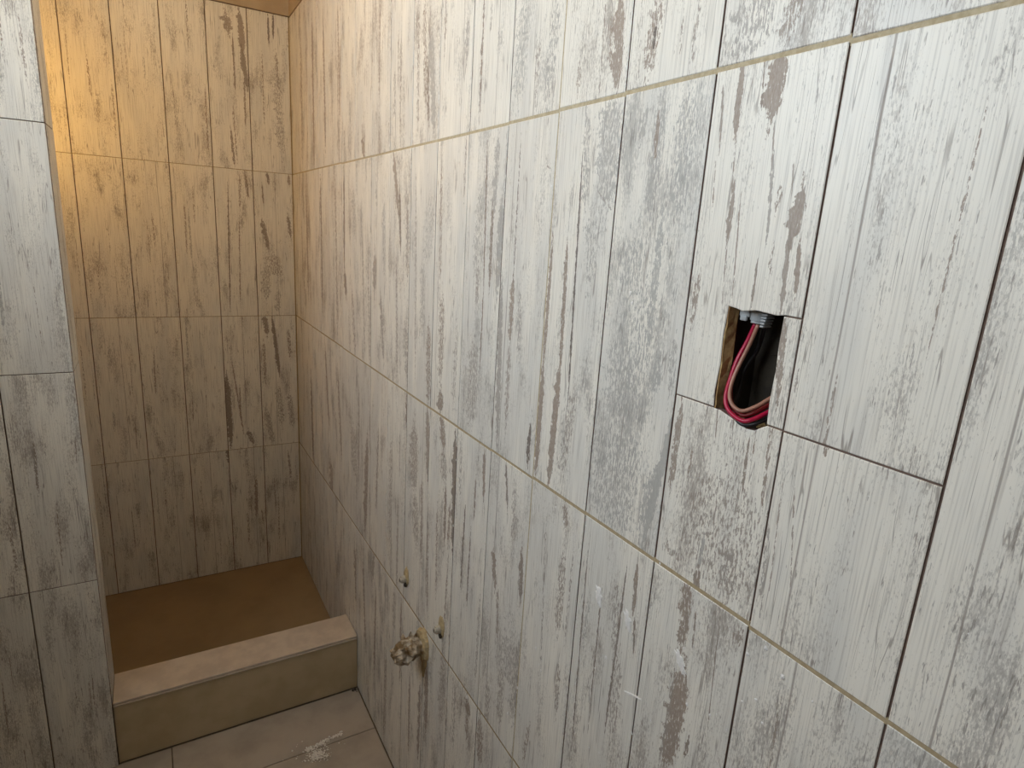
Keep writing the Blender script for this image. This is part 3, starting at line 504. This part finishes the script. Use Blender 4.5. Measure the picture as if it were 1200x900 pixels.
# end wall
ej = [0.0, -0.1589, -0.3058, -0.4596, -0.6134, -0.7672, -0.9210, -1.0748, LEFT_X]
for i in range(8):
    for row in range(4):
        rng = random.Random(9000 + 10 * i + row); st = STROKES.get(('e', i, row), [])
        z0 = max(ROWS[row][0], TRAY_Z); h = ROWS[row][1] - z0 - .002; w = ej[i] - ej[i + 1] - .003
        mat, n = pick_mat(st)
        o = link('tile', rect_tile(w, h, mat), wall_end); place(o, ej[i + 1] + .0015, 0, z0 + .001, 0)
        dress(o, st, n, rng, wear=rng.uniform(-.15, .15), hue=rng.uniform(.4, .8), tone=-.1, w=w)
for r in range(3):
    g_ = MB(); g_.box(LEFT_X, -.0005, .0012, .0046, ROWS[r][0] - .0015, ROWS[r][0] + .0015); g_.build('grout_line', M['stain'], wall_end)
g_ = MB(); g_.box(-.0040, .0006, -.0030, .0046, TRAY_Z, TOP); g_.build('corner_grout', M['stain'], wall_end)
# added wing wall: front face and the edge towards the opening
pj = [PART_X + .0085 - i * PITCH for i in range(4)] + [LEFT_X]
for row in range(4):
    z0 = ROWS[row][0]; h = ROWS[row][1] - z0 - .002
    for i in range(4):
        rng = random.Random(12000 + 10 * i + row); w = pj[i] - pj[i + 1] - .003
        o = link('tile', rect_tile(w, h, TILE_MATS[4]), wall_part); place(o, pj[i + 1] + .0015, CURB_Y0 - .0085, z0 + .001, 0)
        dress(o, [], 4, rng, w=w)
    rng = random.Random(13000 + row); w = CURB_Y1 - CURB_Y0 - .003; z0 = max(z0, CURB_Z); h = ROWS[row][1] - z0 - .002
    o = link('tile', rect_tile(w, h, TILE_MATS[4]), wall_part); place(o, PART_X + .0085, CURB_Y0 + .0015, z0 + .001, math.radians(90))
    dress(o, [], 4, rng, w=w)

# ------------------------------------------------------------------ junction box in the cut-out
jb = tag(empty('junction_box', (0.0, sum(HOLE_Y) / 2, HOLE_Z[0])), 'open recessed electrical box with loose wires cut into the right wall', 'electrical box')
cy, cz = jb.location.y, jb.location.z
y0, y1 = HOLE_Y[0] - .0005, HOLE_Y[1] + .0005; z0, z1 = HOLE_Z[0] - .0135, HOLE_Z[1] + .001
b_ = MB(); tk = .0015; D0, D1 = .010, .062
b_.box(D0, D1, y0 - cy - tk, y0 - cy, z0 - cz, z1 - cz); b_.box(D0, D1, y0 - cy, y1 - cy, z0 - cz - tk, z0 - cz); b_.box(D0, D1, y0 - cy, y1 - cy, z1 - cz, z1 - cz + tk)
b_.box(D1, D1 + tk, y0 - cy, y1 - cy, z0 - cz, z1 - cz)
b_.box(.017, D1, y1 - cy, y1 - cy + tk, z0 - cz, z1 - cz); b_.build('box_shell', M['boxdark'], jb)
# ragged mortar lining on the far side of the cut
rng = random.Random(5); ln = MB(); N = 14
V = []; F = []
for i in range(N + 1):
    z = z0 - cz + (z1 - z0) * i / N
    for x_, dy in ((.0015, rng.uniform(-.0012, .0005)), (.012, rng.uniform(-.0025, -.0005)), (.015, rng.uniform(-.003, -.001)), (.017, -.0005)):
        V.append((x_, y1 - cy + dy, z))
for i in range(N):
    for j in range(3): a = i * 4 + j; F.append((a, a + 1, a + 5, a + 4))
ln.mesh_(V, F); o = ln.build('mortar_lining', M['wood'], jb); so = o.modifiers.new('thickness', 'SOLIDIFY'); so.thickness = .002; so.offset = 1
ln = MB()
for i in range(26):
    s_ = rng.uniform(.0015, .0045); xx = rng.uniform(.016, .045); yy = rng.uniform(y0 + .006, y1 - .008) - cy; zz = z0 - cz + s_ * .7
    V = [(xx + s_ * a * rng.uniform(.6, 1.2), yy + s_ * b2 * rng.uniform(.6, 1.2), zz + s_ * c_ * rng.uniform(.6, 1.1)) for a, b2, c_ in ((1, 0, 0), (0, 1, 0), (-1, 0, 0), (0, -1, 0), (0, 0, 1), (0, 0, -.7))]
    ln.mesh_(V, [(0, 1, 4), (1, 2, 4), (2, 3, 4), (3, 0, 4), (1, 0, 5), (2, 1, 5), (3, 2, 5), (0, 3, 5)])
o = ln.build('mortar_rubble', M['wood'], jb)
# knock-outs pressed in the back of the box
for (yy, zz) in ((-.010, .035), (.012, .075)):
    k_ = MB(); V = []; n = 16
    for a in range(n): V.append((D1 - .0015, yy + .010 * math.cos(a * math.tau / n), zz + .010 * math.sin(a * math.tau / n)))
    for a in range(n): V.append((D1 + .0002, yy + .011 * math.cos(a * math.tau / n), zz + .011 * math.sin(a * math.tau / n)))
    k_.mesh_(V, [tuple(reversed(range(n)))] + [(i, (i + 1) % n, n + (i + 1) % n, n + i) for i in range(n)]); k_.build('knockout', M['boxdark'], jb)
# conduit connector with its toothed collar
cn = MB()
def ring_tube(b, p0, p1, r0, r1, n=14, cap=True):
    p0, p1 = Vector(p0), Vector(p1); ax = (p1 - p0).normalized()
    s = ax.orthogonal().normalized(); t_ = ax.cross(s)
    V = [tuple(p + (s * math.cos(a * math.tau / n) + t_ * math.sin(a * math.tau / n)) * r) for p, r in ((p0, r0), (p1, r1)) for a in range(n)]
    F = [(i, (i + 1) % n, n + (i + 1) % n, n + i) for i in range(n)]
    if cap: F += [tuple(reversed(range(n))), tuple(range(n, 2 * n))]
    b.mesh_(V, F)
px, py, pz = .023, -2.3935 - cy, 1.5865 - cz
ring_tube(cn, (px, py, pz), (px, py, pz - .010), .0105, .0095, 18); ring_tube(cn, (px, py, pz - .010), (px - .001, py, pz - .0145), .0085, .0075, 18)
conn = cn.build('conduit_connector', M['connector'], jb)
for i in range(5):
    tm = MB(); zc_ = pz - .001 - i * .0032
    tm.box(px - .010, px + .004, py - .0175 + .0008 * i, py - .0095, zc_ - .0022, zc_); bevel(tm.build('collar_tooth', M['connector'], conn), .0005, 1)
lg = MB(); lg.box(.012, .020, y1 - cy - .021, y1 - cy - .0075, z1 - cz - .010, z1 - cz - .0005); lg.box(.0105, .014, y1 - cy - .019, y1 - cy - .010, z1 - cz - .0145, z1 - cz - .008)
bevel(lg.build('screw_lug', M['connector'], jb), .0015, 2)

def tube(b, pts, r, n=8, sub=6):
    """Catmull-Rom tube"""
    P = [Vector(p) for p in pts]; Q = []
    for i in range(len(P) - 1):
        a, b1, c1, d1 = P[max(i - 1, 0)], P[i], P[i + 1], P[min(i + 2, len(P) - 1)]
        for s_ in range(sub):
            t_ = s_ / sub
            Q.append(.5 * ((2 * b1) + (c1 - a) * t_ + (2 * a - 5 * b1 + 4 * c1 - d1) * t_ * t_ + (3 * b1 - a - 3 * c1 + d1) * t_ ** 3))
    Q.append(P[-1]); V = []; F = []; up = None
    for i, q in enumerate(Q):
        tg = (Q[min(i + 1, len(Q) - 1)] - Q[max(i - 1, 0)]).normalized()
        if up is None: up = tg.orthogonal().normalized()
        up = (up - tg * up.dot(tg)).normalized(); sd_ = tg.cross(up)
        for a in range(n): V.append(tuple(q + (up * math.cos(a * math.tau / n) + sd_ * math.sin(a * math.tau / n)) * r))
    for i in range(len(Q) - 1):
        for a in range(n): F.append((i * n + a, i * n + (a + 1) % n, (i + 1) * n + (a + 1) % n, (i + 1) * n + a))
    F += [tuple(reversed(range(n))), tuple(range((len(Q) - 1) * n, len(Q) * n))]
    b.mesh_(V, F)
WIRES = [
 ('crimson wire bulging lowest in front of the open box, glossy', M['red'], .0026, [(0.024, -2.389, 1.572), (0.022, -2.384, 1.552), (0.016, -2.379, 1.53), (0.006, -2.381, 1.507), (-0.002, -2.385, 1.491), (-0.006, -2.391, 1.48), (-0.007, -2.401, 1.473), (-0.005, -2.414, 1.469), (0.0, -2.422, 1.472), (0.012, -2.428, 1.479), (0.030, -2.433, 1.489)]),
 ('pinkish brown wire looping innermost in the open box', M['brownwire'], .0023, [(0.020, -2.396, 1.572), (0.018, -2.390, 1.548), (0.012, -2.3845, 1.522), (0.004, -2.385, 1.502), (-0.002, -2.3905, 1.489), (-0.003, -2.398, 1.481), (0.0, -2.408, 1.478), (0.008, -2.417, 1.484), (0.018, -2.424, 1.493), (0.033, -2.431, 1.505)]),
 ('dark red wire running behind the crimson one in the box', M['darkred'], .0024, [(0.030, -2.388, 1.572), (0.028, -2.379, 1.549), (0.022, -2.3755, 1.523), (0.013, -2.378, 1.501), (0.007, -2.385, 1.487), (0.0045, -2.393, 1.4765), (0.006, -2.405, 1.4715), (0.013, -2.415, 1.477), (0.024, -2.423, 1.487), (0.036, -2.430, 1.498)]),
 ('black wire hanging at the very bottom of the open box', M['black'], .0024, [(0.030, -2.398, 1.574), (0.040, -2.385, 1.541), (0.034, -2.377, 1.518), (0.021, -2.383, 1.492), (0.009, -2.3905, 1.476), (0.001, -2.402, 1.4665), (0.0, -2.414, 1.4635), (0.005, -2.424, 1.468), (0.017, -2.430, 1.474), (0.033, -2.434, 1.481)])]
for lab, mat, r, pts in WIRES:
    b_ = MB(); tube(b_, pts, r); tag(b_.build('wire', mat, smooth=True), lab, 'wire', 'loose wires in the junction box')

# ------------------------------------------------------------------ plumbing left sticking out of the wall
def blob_disc(rng, ry, rz, th, n=20, drop=0.0, ragged=.12):
    """irregular flattened dome on the wall plane (bulges to -X)"""
    V = [(-th, 0, 0)]; F = []
    rad = [1 + rng.uniform(-ragged, ragged) for _ in range(n)]
    for ring, (s_, hgt) in enumerate(((.55, .92), (.85, .6), (1.0, .0))):
        for a in range(n):
            c_, si = math.cos(a * math.tau / n), math.sin(a * math.tau / n)
            rr = 1 + (rad[a] - 1) * s_
            zz = rz * s_ * rr * si - (drop * s_ * max(0, -si) ** 3)
            V.append((-th * hgt * rng.uniform(.8, 1.15) if ring < 2 else .0005, ry * s_ * rr * c_ * (1 - .45 * (drop > 0) * max(0, -si) ** 2), zz))
    for a in range(n): F.append((0, 1 + (a + 1) % n, 1 + a))
    for k_ in range(2):
        for a in range(n): p = 1 + k_ * n; F.append((p + a, p + (a + 1) % n, p + n + (a + 1) % n, p + n + a))
    b = MB(); b.mesh_(V, F); return b
rng = random.Random(21)
dr = tag(empty('drain_pipe', (0, -1.540, .590)), 'drain pipe stub wrapped in crumpled dirty plastic, low on the tiled wall', 'pipe')
blob_disc(rng, .040, .047, .015).build('mortar_collar', M['mortar'], dr)
o = blob_disc(rng, .018, .042, .006, drop=.015).build('mortar_drip', M['stain'], dr); o.location = (-.0005, -.006, -.040)
b_ = MB(); ring_tube(b_, (-.001, 0, 0), (-.050, .0, .0), .0195, .0195, 20); b_.build('pipe', M['plug'], dr)
n, L_ = 13, 8; V = []; F = []
for j in range(L_):
    s_ = j / (L_ - 1); base = .0225 + .008 * math.sin(s_ * 3.0) - (.007 if j == L_ - 1 else 0) + (.002 if j == 0 else 0)
    for a in range(n):
        r_ = base * (1 + rng.uniform(-.24, .24)); an = a * math.tau / n + rng.uniform(-.06, .06)
        V.append((-.010 - .074 * s_ + rng.uniform(-.006, .006), r_ * math.cos(an), r_ * math.sin(an) - .012 * s_))
V.append((-.078, 0, -.012))
for j in range(L_ - 1):
    for a in range(n):
        q = (j * n + a, j * n + (a + 1) % n, (j + 1) * n + (a + 1) % n, (j + 1) * n + a)
        F += [(q[0], q[1], q[2]), (q[0], q[2], q[3])] if rng.random() < .5 else [(q[0], q[1], q[3]), (q[1], q[2], q[3])]
for a in range(n): F.append(((L_ - 1) * n + a, (L_ - 1) * n + (a + 1) % n, L_ * n))
b_ = MB(); b_.mesh_(V, F); wrap = b_.build('plastic_wrap', M['wrap'], dr)
for (a, l_, s_) in ((.5, .016, .5), (2.4, .014, .75), (1.5, .013, .15), (3.0, .018, .9), (1.1, .012, .3)):
    f_ = MB(); rr = .026; x_ = -.010 - .074 * s_; c_, si = math.cos(a), math.sin(a)
    p = [(x_ - .007, rr * c_, rr * si), (x_ + .007, (rr - .001) * c_, (rr - .001) * si), (x_ + .004, (rr + l_) * c_ + .003, (rr + l_) * si), (x_ - .004, (rr + l_ * .7) * c_ - .004, (rr + l_ * .7) * si + .003)]
    f_.face(p); o = f_.build('torn_flap', M['wrap'], wrap); so = o.modifiers.new('thickness', 'SOLIDIFY'); so.thickness = .0012
for lab, yy, zz in (('capped water outlet nearest the shower curb, ringed with tan sealant', -1.408, .714), ('capped water outlet right of the drain pipe, ringed with tan sealant', -1.647, .711)):
    w_ = tag(empty('water_outlet', (0, yy, zz)), lab, 'pipe', 'capped water outlets for the basin')
    blob_disc(rng, .0165, .030, .005, 18, ragged=.1).build('sealant_ring', M['mortar'], w_)
    b_ = MB(); ring_tube(b_, (.002, .001, -.006), (-.016, .001, -.006), .0110, .0100, 10); ring_tube(b_, (-.016, .001, -.006), (-.020, .001, -.006), .0078, .0062, 10)
    bevel(b_.build('plug', M['plug'], w_), .0008, 1)
    b_ = MB(); b_.box(-.0205, -.0195, -.0012, .0032, -.0105, -.0015); b_.build('plug_slot', M['plugdark'], w_)
    o = blob_disc(rng, .0055, .0075, .006, 10).build('gap_below_plug', M['plugdark'], w_); o.location = (-.0035, -.005, -.0205)

# ------------------------------------------------------------------ plaster splashes and crumbs
rng = random.Random(77)
for lab, yy, zz, ry, rz, rot in (('largest white plaster splash on the dark-worn lower right tile', -2.374, 1.131, .0065, .0165, -.60),
                                 ('white plaster splash just left of a dark upright joint, between two other splashes', -2.272, 1.126, .0075, .0130, -.45),
                                 ('faint white plaster splash, leftmost of those on the lower wall tiles', -2.205, 1.127, .0070, .0150, -.25),
                                 ('thin slanting white plaster scrape crossing a dark upright joint', -2.300, 1.022, .0016, .0170, 1.2)):
    o = blob_disc(rng, ry, rz, .0011, 20, ragged=.36).build('plaster_splash', M['white_plaster'])
    o.location = (-.0005, yy, zz); o.rotation_euler = (rot, 0, 0)
    tag(o, lab, 'plaster splash', 'white plaster splashes on the wall')
fk = MB()
def fleck(b, x, y, z, r, n=6):
    V = [(x - r * .35, y, z)] + [(x, y + r * rng.uniform(.5, 1.3) * math.cos(a * math.tau / n), z + r * rng.uniform(.6, 1.6) * math.sin(a * math.tau / n)) for a in range(n)]
    b.mesh_(V, [(0, 1 + (a + 1) % n, 1 + a) for a in range(n)])
spots = FLECKS + [(rng.uniform(-2.75, -1.9), rng.uniform(.5, 1.25), rng.uniform(.0008, .0022)) for _ in range(60)] + [(rng.uniform(-2.7, -1.2), rng.uniform(.6, 1.7), rng.uniform(.0006, .0013)) for _ in range(50)]
for yy, zz, r in spots: fleck(fk, -.0006, yy, zz, r)
tag(fk.build('plaster_flecks', M['white_plaster']), 'tiny white plaster flecks spattered over the lower tiles', 'plaster', kind='stuff')
cr = MB()
def crumb(b, x, y, z, r):
    V = [(x + r * rng.uniform(.6, 1.2) * dx, y + r * rng.uniform(.6, 1.2) * dy, z + max(r * rng.uniform(.6, 1.1) * dz, -r * .9)) for dx, dy, dz in ((1, 0, 0), (0, 1, 0), (-1, 0, 0), (0, -1, 0), (0, 0, 1), (0, 0, -1))]
    b.mesh_(V, [(0, 1, 4), (1, 2, 4), (2, 3, 4), (3, 0, 4), (1, 0, 5), (2, 1, 5), (3, 2, 5), (0, 3, 5)])
for i in range(210):
    s_ = rng.random() ** .8; x_ = -.107 - .125 * s_ + rng.gauss(0, .003); y_ = -1.128 - .020 * s_ + rng.gauss(0, .0035 + .001 * s_)
    r = rng.uniform(.0016, .0042) * (1.15 - .35 * s_); crumb(cr, x_, y_, r * .8, r)
for i in range(240):
    x_, y_ = rng.gauss(-.200, .016), rng.gauss(-1.183, .012); r = rng.uniform(.0014, .0036); crumb(cr, x_, y_, r * .8 + max(0, .004 - abs(x_ + .2) * .2), r)
for x_, y_, r in ((-.268, -1.130, .004), (-.252, -1.118, .0025), (-.262, -1.165, .003), (-.240, -1.188, .0045), (-.248, -1.185, .003), (-.128, -1.165, .0035), (-.112, -1.175, .0015), (-.232, -1.105, .0025), (-.248, -1.110, .002), (-.30, -1.152, .0022)): crumb(cr, x_, y_, r * .8, r)
tag(cr.build('plaster_crumbs', M['crumb']), 'scattered pile of pale plaster crumbs on the floor joint', 'debris', kind='stuff')
db = MB()
for i in range(26):
    r = rng.uniform(.0015, .004); crumb(db, -.014 + rng.gauss(0, .007), CURB_Y0 - .012 + rng.gauss(0, .004), r, r)
tag(db.build('dirt_bits', M['plugdark']), 'small dark bits of dirt in the corner under the curb', 'debris', kind='stuff')

# ------------------------------------------------------------------ added warm fill lamp, out of view in the shower behind the added wing wall
lx, ly, lz = FILL_LAMP_POS
lamp = tag(empty('added_wall_lamp', (LEFT_X, ly, lz - .02)), 'added warm globe lamp, out of view on the shower wall behind the added wing wall', 'lamp')
b_ = MB(); ring_tube(b_, (0, 0, 0), (.012, 0, 0), .05, .047, 24); b_.build('back_plate', M['ceramic'], lamp)
b_ = MB(); tube(b_, [(.012, 0, 0), (.05, 0, -.005), (lx - LEFT_X - .02, 0, -.03), (lx - LEFT_X, 0, -.045)], .008, 10); b_.build('arm', M['ceramic'], lamp, smooth=True)
b_ = MB(); ring_tube(b_, (lx - LEFT_X, 0, -.05), (lx - LEFT_X, 0, -.022), .018, .024, 18); b_.build('socket', M['ceramic'], lamp)
n = 20; V = []; F = []
prof = [(.045 * math.sin(math.radians(a)), .018 - .045 * math.cos(math.radians(a))) for a in range(25, 181, 15)]
for r_, z_ in prof:
    for a in range(n): V.append((lx - LEFT_X + r_ * math.cos(a * math.tau / n), r_ * math.sin(a * math.tau / n), z_))
for j in range(len(prof) - 1):
    for a in range(n): F.append((j * n + a, j * n + (a + 1) % n, (j + 1) * n + (a + 1) % n, (j + 1) * n + a))
b_ = MB(); b_.mesh_(V, F); b_.build('globe', M['bulb'], lamp, smooth=True)
V = []; F = []; prof = [(.060, -.030), (.057, -.040), (.046, -.052), (.026, -.060), (.008, -.062)]
for r_, z_ in prof:
    for a in range(n): V.append((lx - LEFT_X + r_ * math.cos(a * math.tau / n), r_ * math.sin(a * math.tau / n), z_))
for j in range(len(prof) - 1):
    for a in range(n): F.append((j * n + a, (j + 1) * n + a, (j + 1) * n + (a + 1) % n, j * n + (a + 1) % n))
F.append(tuple(range((len(prof) - 1) * n, len(prof) * n)))
b_ = MB(); b_.mesh_(V, F); o = b_.build('shade_bowl', M['ceramic'], lamp, smooth=True); so = o.modifiers.new('thickness', 'SOLIDIFY'); so.thickness = .002  # bowl keeps the added lamp's light off the shower floor

ceil_fill = tag(empty('added_ceiling_lamp', (CEILING_FILL_POS[0], CEILING_FILL_POS[1], CEIL)), 'added warm bulb in a white ceramic socket on the ceiling, out of view', 'lamp')  # added lamp above the view, warms the top of the right wall
b_ = MB(); ring_tube(b_, (0, 0, 0), (0, 0, -.02), .055, .05, 24); b_.build('ceiling_rose', M['ceramic'], ceil_fill)
b_ = MB(); ring_tube(b_, (0, 0, -.02), (0, 0, -.085), .026, .022, 20); b_.build('socket', M['ceramic'], ceil_fill)
zb = CEILING_FILL_POS[2] - CEIL; V = []; F = []
prof = [(.013, -.083), (.014, -.10), (.020, -.118)] + [(.032 * math.sin(math.radians(a)), zb + .032 * math.cos(math.radians(a))) for a in range(45, 181, 15)]
for r_, z_ in prof:
    for a in range(n): V.append((r_ * math.cos(a * math.tau / n), r_ * math.sin(a * math.tau / n), z_))
for j in range(len(prof) - 1):
    for a in range(n): F.append((j * n + a, (j + 1) * n + a, (j + 1) * n + (a + 1) % n, j * n + (a + 1) % n))
b_ = MB(); b_.mesh_(V, F); b_.build('bulb', M['ceiling_bulb'], ceil_fill, smooth=True)
